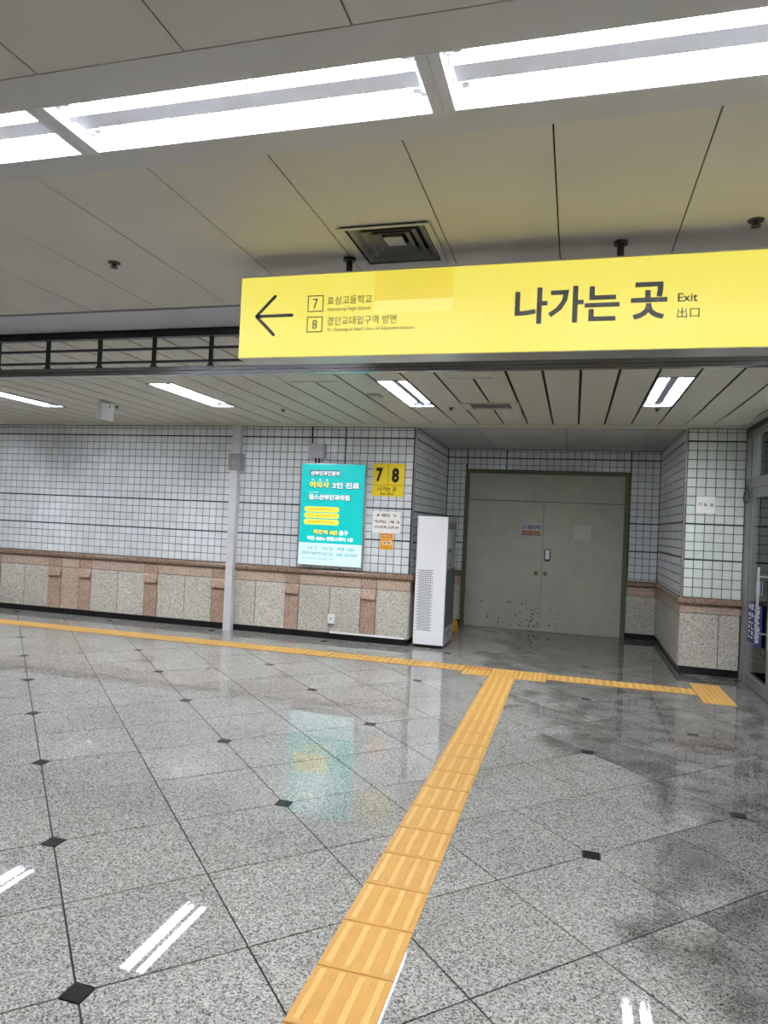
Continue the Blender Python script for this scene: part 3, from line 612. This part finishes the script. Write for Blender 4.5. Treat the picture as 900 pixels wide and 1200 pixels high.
# hanging white box
t = thing('hanging_box', 'blank white box hanging from the slatted ceiling at left', 'box', (-5.48, 7.06, ZF))
MB().box(-5.515, -5.45, 6.95, 7.17, 2.735, 2.925).build('casing', M['white'], t)
MB().box(-5.50, -5.465, 6.98, 7.14, 2.925, ZF).build('bracket', M['sgrey'], t)
MB().cyl((-5.45, 7.09, 2.895), (-5.445, 7.09, 2.895), .010, n=10).build('screw_cap', M['dsteel'], t)

# steel ladder frame under the edge of the near ceiling
t = thing('ladder_frame', 'dark steel ladder-like frame spanning below the edge of the near ceiling', 'frame', (-2, 4.45, ZC-.05))
GX0, GX1 = -9.5, 1.92
MB().box(GX0, GX1, 4.425, 4.475, 2.945, 2.988).build('top_rail', M['dsteel'], t)
for z in (2.862, 2.766): MB().box(GX0, GX1, 4.438, 4.462, z-.008, z+.008).build('middle_rail', M['dsteel'], t)
bb = MB().box(GX0, GX1, 4.42, 4.425, 2.668, 2.722).box(GX0, GX1, 4.475, 4.48, 2.668, 2.722).box(GX0, GX1, 4.425, 4.475, 2.664, 2.670).box(GX0, GX1, 4.425, 4.475, 2.716, 2.722).box(GX0, GX1, 4.412, 4.420, 2.690, 2.697)
bb.build('bottom_channel', M['steel'], t)
pm = MB().box(-.012, .012, -.012, .012, -.112, .112).box(-.018, .018, -.018, .018, -.125, -.095).mesh('post', M['dsteel'])
for k in range(-11, 9):
    x = -2.113+.473*k
    if GX0 < x < GX1: link('post', pm, (x, 4.45, 2.835), t)

# ------------------------------------------------------------------ hanging yellow exit sign
SX0, SX1, SY, SZ0, SZ1 = -1.73, 1.27, 3.25, 2.474, 2.897
t = thing('hanging_sign', 'long yellow lit exit sign with a left arrow hanging from the near ceiling', 'sign', (-.23, 3.33, ZC))
MB().box(SX0, SX1, SY+.004, SY+.155, SZ0, SZ1).box(SX0-.004, SX1, SY-.002, SY+.02, SZ1-.002, SZ1+.004).build('casing', M['alum'], t)
MB().box(SX0+.003, SX1-.003, SY-.002, SY+.004, SZ0+.003, SZ1-.003).build('face', M['signy'], t)
add_rect(MB(), south(SY-.0028), -1.0, -.604, 2.745, SZ1-.006).build('cover_patch', M['signp'], t)['label'] = 'deeper yellow patch covering old text'
add_rect(MB(), south(SY-.0028), -1.0, -.604, 2.684, 2.745).build('cover_patch', M['signpl'], t)['label'] = 'pale lower part of the patch'
S = south(SY-.0036)
add_stroke(add_stroke(MB(), S, [(-1.435, 2.690), (-1.634, 2.690)], .017), S, [(-1.533, 2.790), (-1.634, 2.690), (-1.533, 2.592)], .017).build('arrow', M['ink'], t)
mb = MB()
for z0, z1, d in ((2.702, 2.786, '7'), (2.598, 2.678, '8')):
    for r in ((-1.351, -1.266, z0, z0+.005), (-1.351, -1.266, z1-.005, z1), (-1.351, -1.346, z0, z1), (-1.271, -1.266, z0, z1)): add_rect(mb, S, *r)
    add_text(mb, d, S, -1.322, -1.295, z0+.017, z1-.017, .005)
mb.build('exit_number', M['ink'], t)
for a in (('효성고등학교', S, -1.245, -1.010, 2.734, 2.778, .006), ('Hyoseong High School', S, -1.241, -1.017, 2.698, 2.721, .008), ('경인교대입구역 방면', S, -1.243, -.880, 2.630, 2.674, .006), ("To Gyeong-in Nat'l Univ. of Education Station", S, -1.240, -.790, 2.594, 2.618, .008),
          ('나가는', S, -.309, .157, 2.604, 2.774, .026), ('곳', S, .204, .357, 2.608, 2.776, .026), ('Exit', S, .400, .481, 2.681, 2.720, .016), ('出口', S, .399, .491, 2.610, 2.656, .006)):
    add_text(MB(), *a).build('lettering', M['ink'], t)
for x in (-1.168, .156):
    MB().cyl((x, 3.335, SZ1), (x, 3.335, ZC), .016, n=12).cyl((x, 3.335, ZC-.014), (x, 3.335, ZC), .032, n=16).cyl((x, 3.335, SZ1), (x, 3.335, SZ1+.008), .03, n=14).build('hanger_rod', M['dsteel'], t)

# ------------------------------------------------------------------ things on the long wall
# trunking from floor to ceiling
t = thing('cable_trunking', 'vertical grey metal cable trunking on the long wall', 'trunking', (-4.745, 8.98, 0))
MB().box(-4.803, -4.690, 8.955, 9.055, 0, 2.33).build('lower_duct', M['trunk'], t)
MB().box(-4.795, -4.672, 8.965, 9.055, 2.53, ZF-.003).build('upper_duct', M['trunk'], t)
b = MB().box(-4.825, -4.632, 8.93, 9.055, 2.305, 2.545).box(-4.812, -4.645, 8.922, 8.93, 2.32, 2.53); b.build('box', M['grey_box'], t)['label'] = 'grey junction box on the trunking'
MB().box(-4.755, -4.705, 8.920, 8.922, 2.405, 2.425).build('plate', M['sgrey'], t)
MB().box(-4.772, -4.722, 8.952, 8.955, 2.19, 2.215).box(-4.772, -4.722, 8.951, 8.952, 2.198, 2.207, 1).build('tag_plate', [M['notice'], M['ink']], t)
# lit poster
PX0, PX1, PZ0, PZ1, PY = -3.705, -2.782, 1.022, 2.425, 8.985
t = thing('light_box', 'teal lit advertising poster box on the long wall', 'poster', ((PX0+PX1)/2, YW, 1.7))
MB().box(PX0-.012, PX1+.012, PY+.003, YW-.003, PZ0-.012, PZ1+.012).build('casing', M['alum'], t)
P1, P2, P3 = south(PY), south(PY-.0010), south(PY-.0020)
MB().box(PX0, PX1, PY, PY+.004, 1.327, PZ1).build('teal_panel', M['teal'], t); MB().box(PX0, PX1, PY, PY+.004, PZ0, 1.327).build('pale_panel', M['pale'], t)
mb = MB()
add_rect(mb, P2, -3.585, -3.13, 2.258, 2.342); add_text(mb, '여의사', P2, -3.592, -3.278, 2.078, 2.186, .075); add_text(mb, '2인 진료', P2, -3.258, -2.835, 2.078, 2.180, .075)
add_text(mb, '웰스산부인과의원', P2, -3.598, -2.972, 1.915, 2.006, .075); add_text(mb, '작전역', P2, -3.505, -3.272, 1.437, 1.518, .07); add_text(mb, '8번', P2, -3.26, -3.13, 1.437, 1.518, .07)
mb.build('print_outline', M['pshadow'], t)
mb = MB(); add_text(mb, '산부인과전문의', P3, -3.572, -3.145, 2.266, 2.330, .04); add_text(mb, '2인 진료', P3, -3.246, -2.850, 2.092, 2.178, .04); add_text(mb, '웰스산부인과의원', P3, -3.588, -2.984, 1.927, 2.004, .04)
add_text(mb, '출구', P3, -3.115, -2.985, 1.447, 1.513, .045); add_text(mb, '직진 420m 안흥스퀘어 1층', P3, -3.584, -2.908, 1.362, 1.422, .045)
for x in (-3.535, -3.43, -3.325): add_poly(mb, P3, [(x+.012*math.cos(k*.7854), 2.205+.012*math.sin(k*.7854)) for k in range(8)])
scribble(mb, P3, -3.59, -3.44, 2.024, 2.036, 7, 2)
mb.build('white_lettering', M['pwhite'], t)
mb = MB(); add_text(mb, '여의사', P3, -3.582, -3.288, 2.092, 2.184, .04); add_text(mb, '작전역', P3, -3.496, -3.28, 1.447, 1.513, .045); add_text(mb, '8번', P3, -3.252, -3.138, 1.447, 1.513, .045)
mb.build('yellow_lettering', M['pyel'], t)
for z0, z1 in ((1.757, 1.832), (1.672, 1.745), (1.581, 1.657)): add_round(MB(), P2, -3.643, -3.126, z0, z1, .034).build('bubble', M['pyel'], t)
mb = MB()
for k, (z0, z1) in enumerate(((1.780, 1.812), (1.693, 1.725), (1.603, 1.635))): scribble(mb, P3, -3.60, -3.18, z0, z1, 13, 20+k)
mb.build('bubble_print', M['pgold'], t)
mb = MB(); scribble(mb, P3, -3.60, -3.43, 1.235, 1.275, 5, 31); scribble(mb, P3, -3.36, -3.20, 1.235, 1.275, 5, 32); scribble(mb, P3, -3.13, -3.02, 1.235, 1.275, 4, 33); scribble(mb, P3, -2.99, -2.88, 1.235, 1.275, 4, 34)
scribble(mb, P3, -3.66, -3.35, 1.165, 1.20, 12, 35); add_rect(mb, P2, -3.33, -3.205, 1.158, 1.197)
add_text(mb, '032', P3, -3.14, -3.05, 1.160, 1.197, .03); scribble(mb, P3, -3.03, -2.825, 1.160, 1.197, 7, 36); scribble(mb, P3, -3.655, -3.18, 1.100, 1.118, 22, 37)
mb.build('pale_lettering', M['ptext'], t)
add_rect(MB(), P3, -3.318, -3.217, 1.166, 1.189).build('pale_tag', M['pale'], t)
# small box above the poster
t = thing('junction_box', 'small lilac-grey box above the teal poster', 'box', (-3.505, YW, 2.6))
MB().box(-3.622, -3.392, 8.985, YW-.003, 2.51, 2.712).box(-3.612, -3.402, 8.978, 8.985, 2.52, 2.702).build('casing', M['lilac'], t)
MB().path([(-3.60, YW-.012, 2.712), (-3.605, YW-.012, ZF-.003)], .012).path([(-3.53, YW-.03, 2.51), (-3.53, YW-.03, 2.44)], .012).path([(-3.48, YW-.03, 2.51), (-3.48, YW-.03, 2.44)], .012).build('cable', M['dsteel'], t)
# yellow 7 8 wall sign
t = thing('exit_number_sign', 'square yellow 7 8 exit sign right of the teal poster', 'sign', (-2.467, YW, 2.23))
MB().box(-2.690, -2.243, YW-.012, YW-.002, 2.010, 2.458).build('plate', M['signw'], t)
S = south(YW-.0126)
for a in (('7', S, -2.640, -2.548, 2.205, 2.400, .05), ('8', S, -2.420, -2.318, 2.200, 2.402, .05), ('나가는 곳', S, -2.610, -2.348, 2.078, 2.144, .02), ('Exit 出口', S, -2.572, -2.390, 2.026, 2.066, .02)): add_text(MB(), *a).build('lettering', M['black_ink'], t)
add_rect(add_rect(MB(), S, -2.475, -2.469, 2.165, 2.44), S, -2.66, -2.27, 2.160, 2.166).build('divider_line', M['line'], t)
# paper notice with arrows and the orange sticker below it
t = thing('paper_notice', 'white paper notice with two arrows below the yellow 7 8 sign', 'notice', (-2.47, YW, 1.66))
MB().box(-2.670, -2.270, YW-.007, YW-.002, 1.510, 1.802).build('sheet', M['notice'], t)
S = south(YW-.0076); mb = MB()
scribble(mb, S, -2.61, -2.40, 1.728, 1.768, 9, 51); scribble(mb, S, -2.375, -2.33, 1.728, 1.768, 2, 52)
scribble(mb, S, -2.635, -2.47, 1.645, 1.680, 7, 53); scribble(mb, S, -2.41, -2.36, 1.645, 1.680, 3, 54); scribble(mb, S, -2.635, -2.47, 1.570, 1.605, 7, 55); scribble(mb, S, -2.41, -2.36, 1.570, 1.605, 3, 56)
for z, sg in ((1.662, 1), (1.588, -1)):
    a, b = (-2.335, -2.288) if sg > 0 else (-2.288, -2.335)
    add_stroke(add_stroke(mb, S, [(a, z), (b, z)], .007), S, [(b-sg*.020, z+.020), (b, z), (b-sg*.020, z-.020)], .007)
mb.build('lettering', M['black_ink'], t)
mb = MB(); scribble(mb, S, -2.465, -2.415, 1.645, 1.680, 2, 57); scribble(mb, S, -2.465, -2.415, 1.570, 1.605, 2, 58); mb.build('red_lettering', M['sred'], t)
t = thing('sticker', 'small orange sticker with a red head just below the paper notice', 'sticker', (-2.455, YW, 1.39))
MB().box(-2.545, -2.366, YW-.006, YW-.002, 1.284, 1.503).build('sheet', M['sorange'], t)
S = south(YW-.0066)
scribble(add_rect(MB(), S, -2.525, -2.385, 1.455, 1.490), S, -2.52, -2.39, 1.408, 1.416, 5, 61).build('red_band', M['sred'], t)
add_rect(add_rect(MB(), S, -2.52, -2.38, 1.350, 1.405), south(YW-.0072), -2.515, -2.395, 1.464, 1.480).build('pale_band', M['spale'], t)
scribble(scribble(MB(), south(YW-.0072), -2.51, -2.40, 1.360, 1.395, 4, 62), S, -2.50, -2.42, 1.312, 1.326, 5, 63).build('lettering', M['ink'], t)
# outlet and white raceway
t = thing('wall_outlet', 'small white socket box low on the granite dado below the poster', 'outlet', (-3.19, YW, .28))
MB().box(-3.236, -3.146, YW-.045, YW-.004, .222, .346).box(-3.228, -3.154, YW-.050, YW-.045, .230, .338).build('casing', M['white'], t)
MB().cyl((-3.19, YW-.050, .29), (-3.19, YW-.053, .29), .018, n=12).build('socket', M['sgrey'], t)
MB().path([(-3.22, YW-.02, .222), (-3.22, YW-.02, .115)], .008).build('cable', M['sgrey'], t)
tag(MB().box(-3.21, XL-.05, YW-.028, YW-.004, .089, .112).build('cable_raceway', M['white'], None, (-2.65, YW, .1)), 'thin white cable raceway along the foot of the dado left of the air conditioner', 'raceway')
# paper on the pillar
t = thing('room_sign', 'small white paper room sign on the narrow tiled wall by the glass door', 'sign', (1.508, YP, 2.04))
MB().box(1.404, 1.614, YP-.007, YP-.002, 1.940, 2.140).build('sheet', M['paper'], t)
S = south(YP-.0076); mb = MB(); add_text(mb, '기', S, 1.424, 1.464, 2.022, 2.064, .015); add_text(mb, '능', S, 1.487, 1.527, 2.022, 2.064, .015); add_text(mb, '실', S, 1.552, 1.592, 2.022, 2.064, .015); mb.build('lettering', M['black_ink'], t)
# sticker on the steel door
t = thing('door_sticker', 'restricted area sticker on the left leaf of the steel door', 'sticker', (-.675, YB, 1.65))
MB().box(-.833, -.520, YB-.0145, YB-.0102, 1.535, 1.762).build('sheet', M['lsign'], t)
S = south(YB-.0152)
add_rect(MB(), S, -.822, -.530, 1.552, 1.625).build('brown_band', M['brown'], t)
mb = MB(); add_text(mb, '제한구역', S, -.740, -.532, 1.645, 1.722, .03); scribble(mb, S, -.815, -.72, 1.737, 1.750, 7, 71); add_stroke(mb, S, [(-.785+.028*math.cos(k*math.pi/6), 1.683+.030*math.sin(k*math.pi/6)) for k in range(13)], .007); add_rect(mb, S, -.81, -.76, 1.678, 1.689); mb.build('lettering', M['navy'], t)
add_text(add_text(MB(), '관계자외', south(YB-.0158), -.812, -.685, 1.565, 1.614, .03), '출입금지', south(YB-.0158), -.670, -.542, 1.565, 1.614, .03).build('band_lettering', M['bronze'], t)
# blue sign on the glass door
t = thing('glass_door_sign', 'blue sign with white lettering stuck on the glass door', 'sign', (XG, 8.4, .73))
MB().box(XG-.003, XG-.0005, 8.10, 8.70, .500, .945).build('sheet', M['blue'], t)
mb = MB(); S = west(XG-.0036)
for k, z in enumerate((.855, .755, .655, .555)): scribble(mb, S, -8.67, -8.43, z-.008, z+.072, 2, 81+k); scribble(mb, S, -8.41, -8.17, z-.012, z+.068, 2, 91+k)
stuff(mb.build('lettering', M['white'], t))
tag(MB().box(XG-.003, XG-.0005, 8.12, 8.40, 1.06, 1.20).box(XG-.0034, XG-.003, 8.14, 8.22, 1.065, 1.195, 1).build('glass_sticker', [M['lsign'], M['blue']], None, (XG, 8.3, 1.13)), 'pale and blue sticker on the glass door above the blue sign', 'sticker')
pts = [(XG-.03+.01*math.sin(a*2), 8.86+.13*math.cos(a), 2.17+.10*math.sin(a)) for a in [math.radians(100+k*22) for k in range(15)]]
tag(MB().path(pts, .0045, 6).build('loose_cable', M['rubber'], None, (XG-.03, 8.86, 2.17)), 'thin black cable looped at the top of the glass door jamb', 'cable')

# ------------------------------------------------------------------ air conditioner in the alcove
AX0, AX1, AY0, AY1 = -2.035, -1.622, 9.08, 9.82
t = thing('air_conditioner', 'tall white floor-standing air conditioner cabinet at the alcove\'s left corner', 'air conditioner', ((AX0+AX1)/2, 9.45, 0))
MB().box(AX0+.02, AX1-.02, AY0+.03, AY1-.03, 0, .045).build('plinth', M['rubber'], t)
b = MB(); e = .008
b.prism([(AX0+e, AY0), (AX1-e, AY0), (AX1, AY0+e), (AX1, AY1-e), (AX1-e, AY1), (AX0+e, AY1), (AX0, AY1-e), (AX0, AY0+e)], lambda p, k: (p[0], p[1], (.045, 1.765)[k])).build('body', M['white'], t)
MB().box(AX0+.01, AX1-.01, AY0+.01, AY1-.01, 1.765, 1.772).build('lid', M['dsteel'], t)
mb = MB(); rn = random.Random(2)
for r in range(41):
    z = .232+r*.0200
    for c in range(9):
        x = AX0+.030+c*.0245
        if c in (0, 8) and r % 2: continue
        mb.box(x, x+.019, AY0-.0008, AY0+.002, z, z+.0085)
stuff(mb.build('air_slots', M['slot'], t))
E_ = east(AX1+.0012)
MB().box(AX1, AX1+.0010, AY0+.012, AY1-.012, .05, 1.76).build('side_panel', M['acside'], t)
mb = MB()
for k in range(5): add_rect(mb, E_, AY0+.06, AY1-.06, 1.605+k*.018, 1.614+k*.018)
mb.build('louvre_slots', M['slot'], t)
MB().box(AX1, AX1+.003, AY0+.05, AY1-.03, .27, 1.06).build('side_grille', M['acmesh'], t)
mb = MB()
for k in range(38): add_rect(mb, east(AX1+.0034), AY0+.06, AY1-.04, .285+k*.0203, .290+k*.0203)
for k in range(14): add_rect(mb, east(AX1+.0034), AY0+.075+k*.046, AY0+.080+k*.046, .28, 1.05)
stuff(mb.build('grille_mesh', M['slot'], t))
MB().box(AX1, AX1+.0022, AY0+.06, AY0+.36, 1.285, 1.575).build('instruction_sheet', M['lsign'], t)
MB().box(AX1, AX1+.003, AY0+.07, AY0+.35, 1.285, 1.335).build('display', M['acmesh'], t)
stuff(scribble(scribble(MB(), east(AX1+.003), AY0+.08, AY0+.34, 1.45, 1.47, 9, 5), east(AX1+.003), AY0+.08, AY0+.30, 1.40, 1.42, 8, 6).build('sheet_print', M['acside'], t))
MB().box(AX1, AX1+.006, AY1-.10, AY1-.07, 1.50, 1.56).build('latch', M['slot'], t)
stuff(scribble(MB(), E_, AY0+.12, AY0+.55, .15, .20, 6, 7).build('marks', M['slot'], t))
MB().box(AX1, AX1+.004, AY0+.28, AY0+.36, 1.085, 1.12).build('badge', M['slot'], t)
bm = bmesh.new(); bmesh.ops.create_icosphere(bm, subdivisions=3, radius=.1)
rn = random.Random(3)
for v in bm.verts:
    n = v.co.normalized(); k = 1+.18*math.sin(n.x*9+1)+.15*math.sin(n.z*11+n.y*7); v.co = Vector((n.x*.085*k, n.y*.10*k, (n.z*.5+.5)*.26*(1+.1*math.sin(n.x*13))))
me = bpy.data.meshes.new('yellow_cloth'); bm.to_mesh(me); bm.free(); me.materials.append(M['ocloth']); me.polygons.foreach_set('use_smooth', [True]*len(me.polygons))
o = bpy.data.objects.new('yellow_cloth', me); COL.objects.link(o); o.location = (-1.735, 10.55, .0); o.scale = (.8, .8, .85)
tag(o, 'small crumpled yellow cloth on the floor behind the air conditioner', 'cloth')

bpy.data.objects.remove(_to)
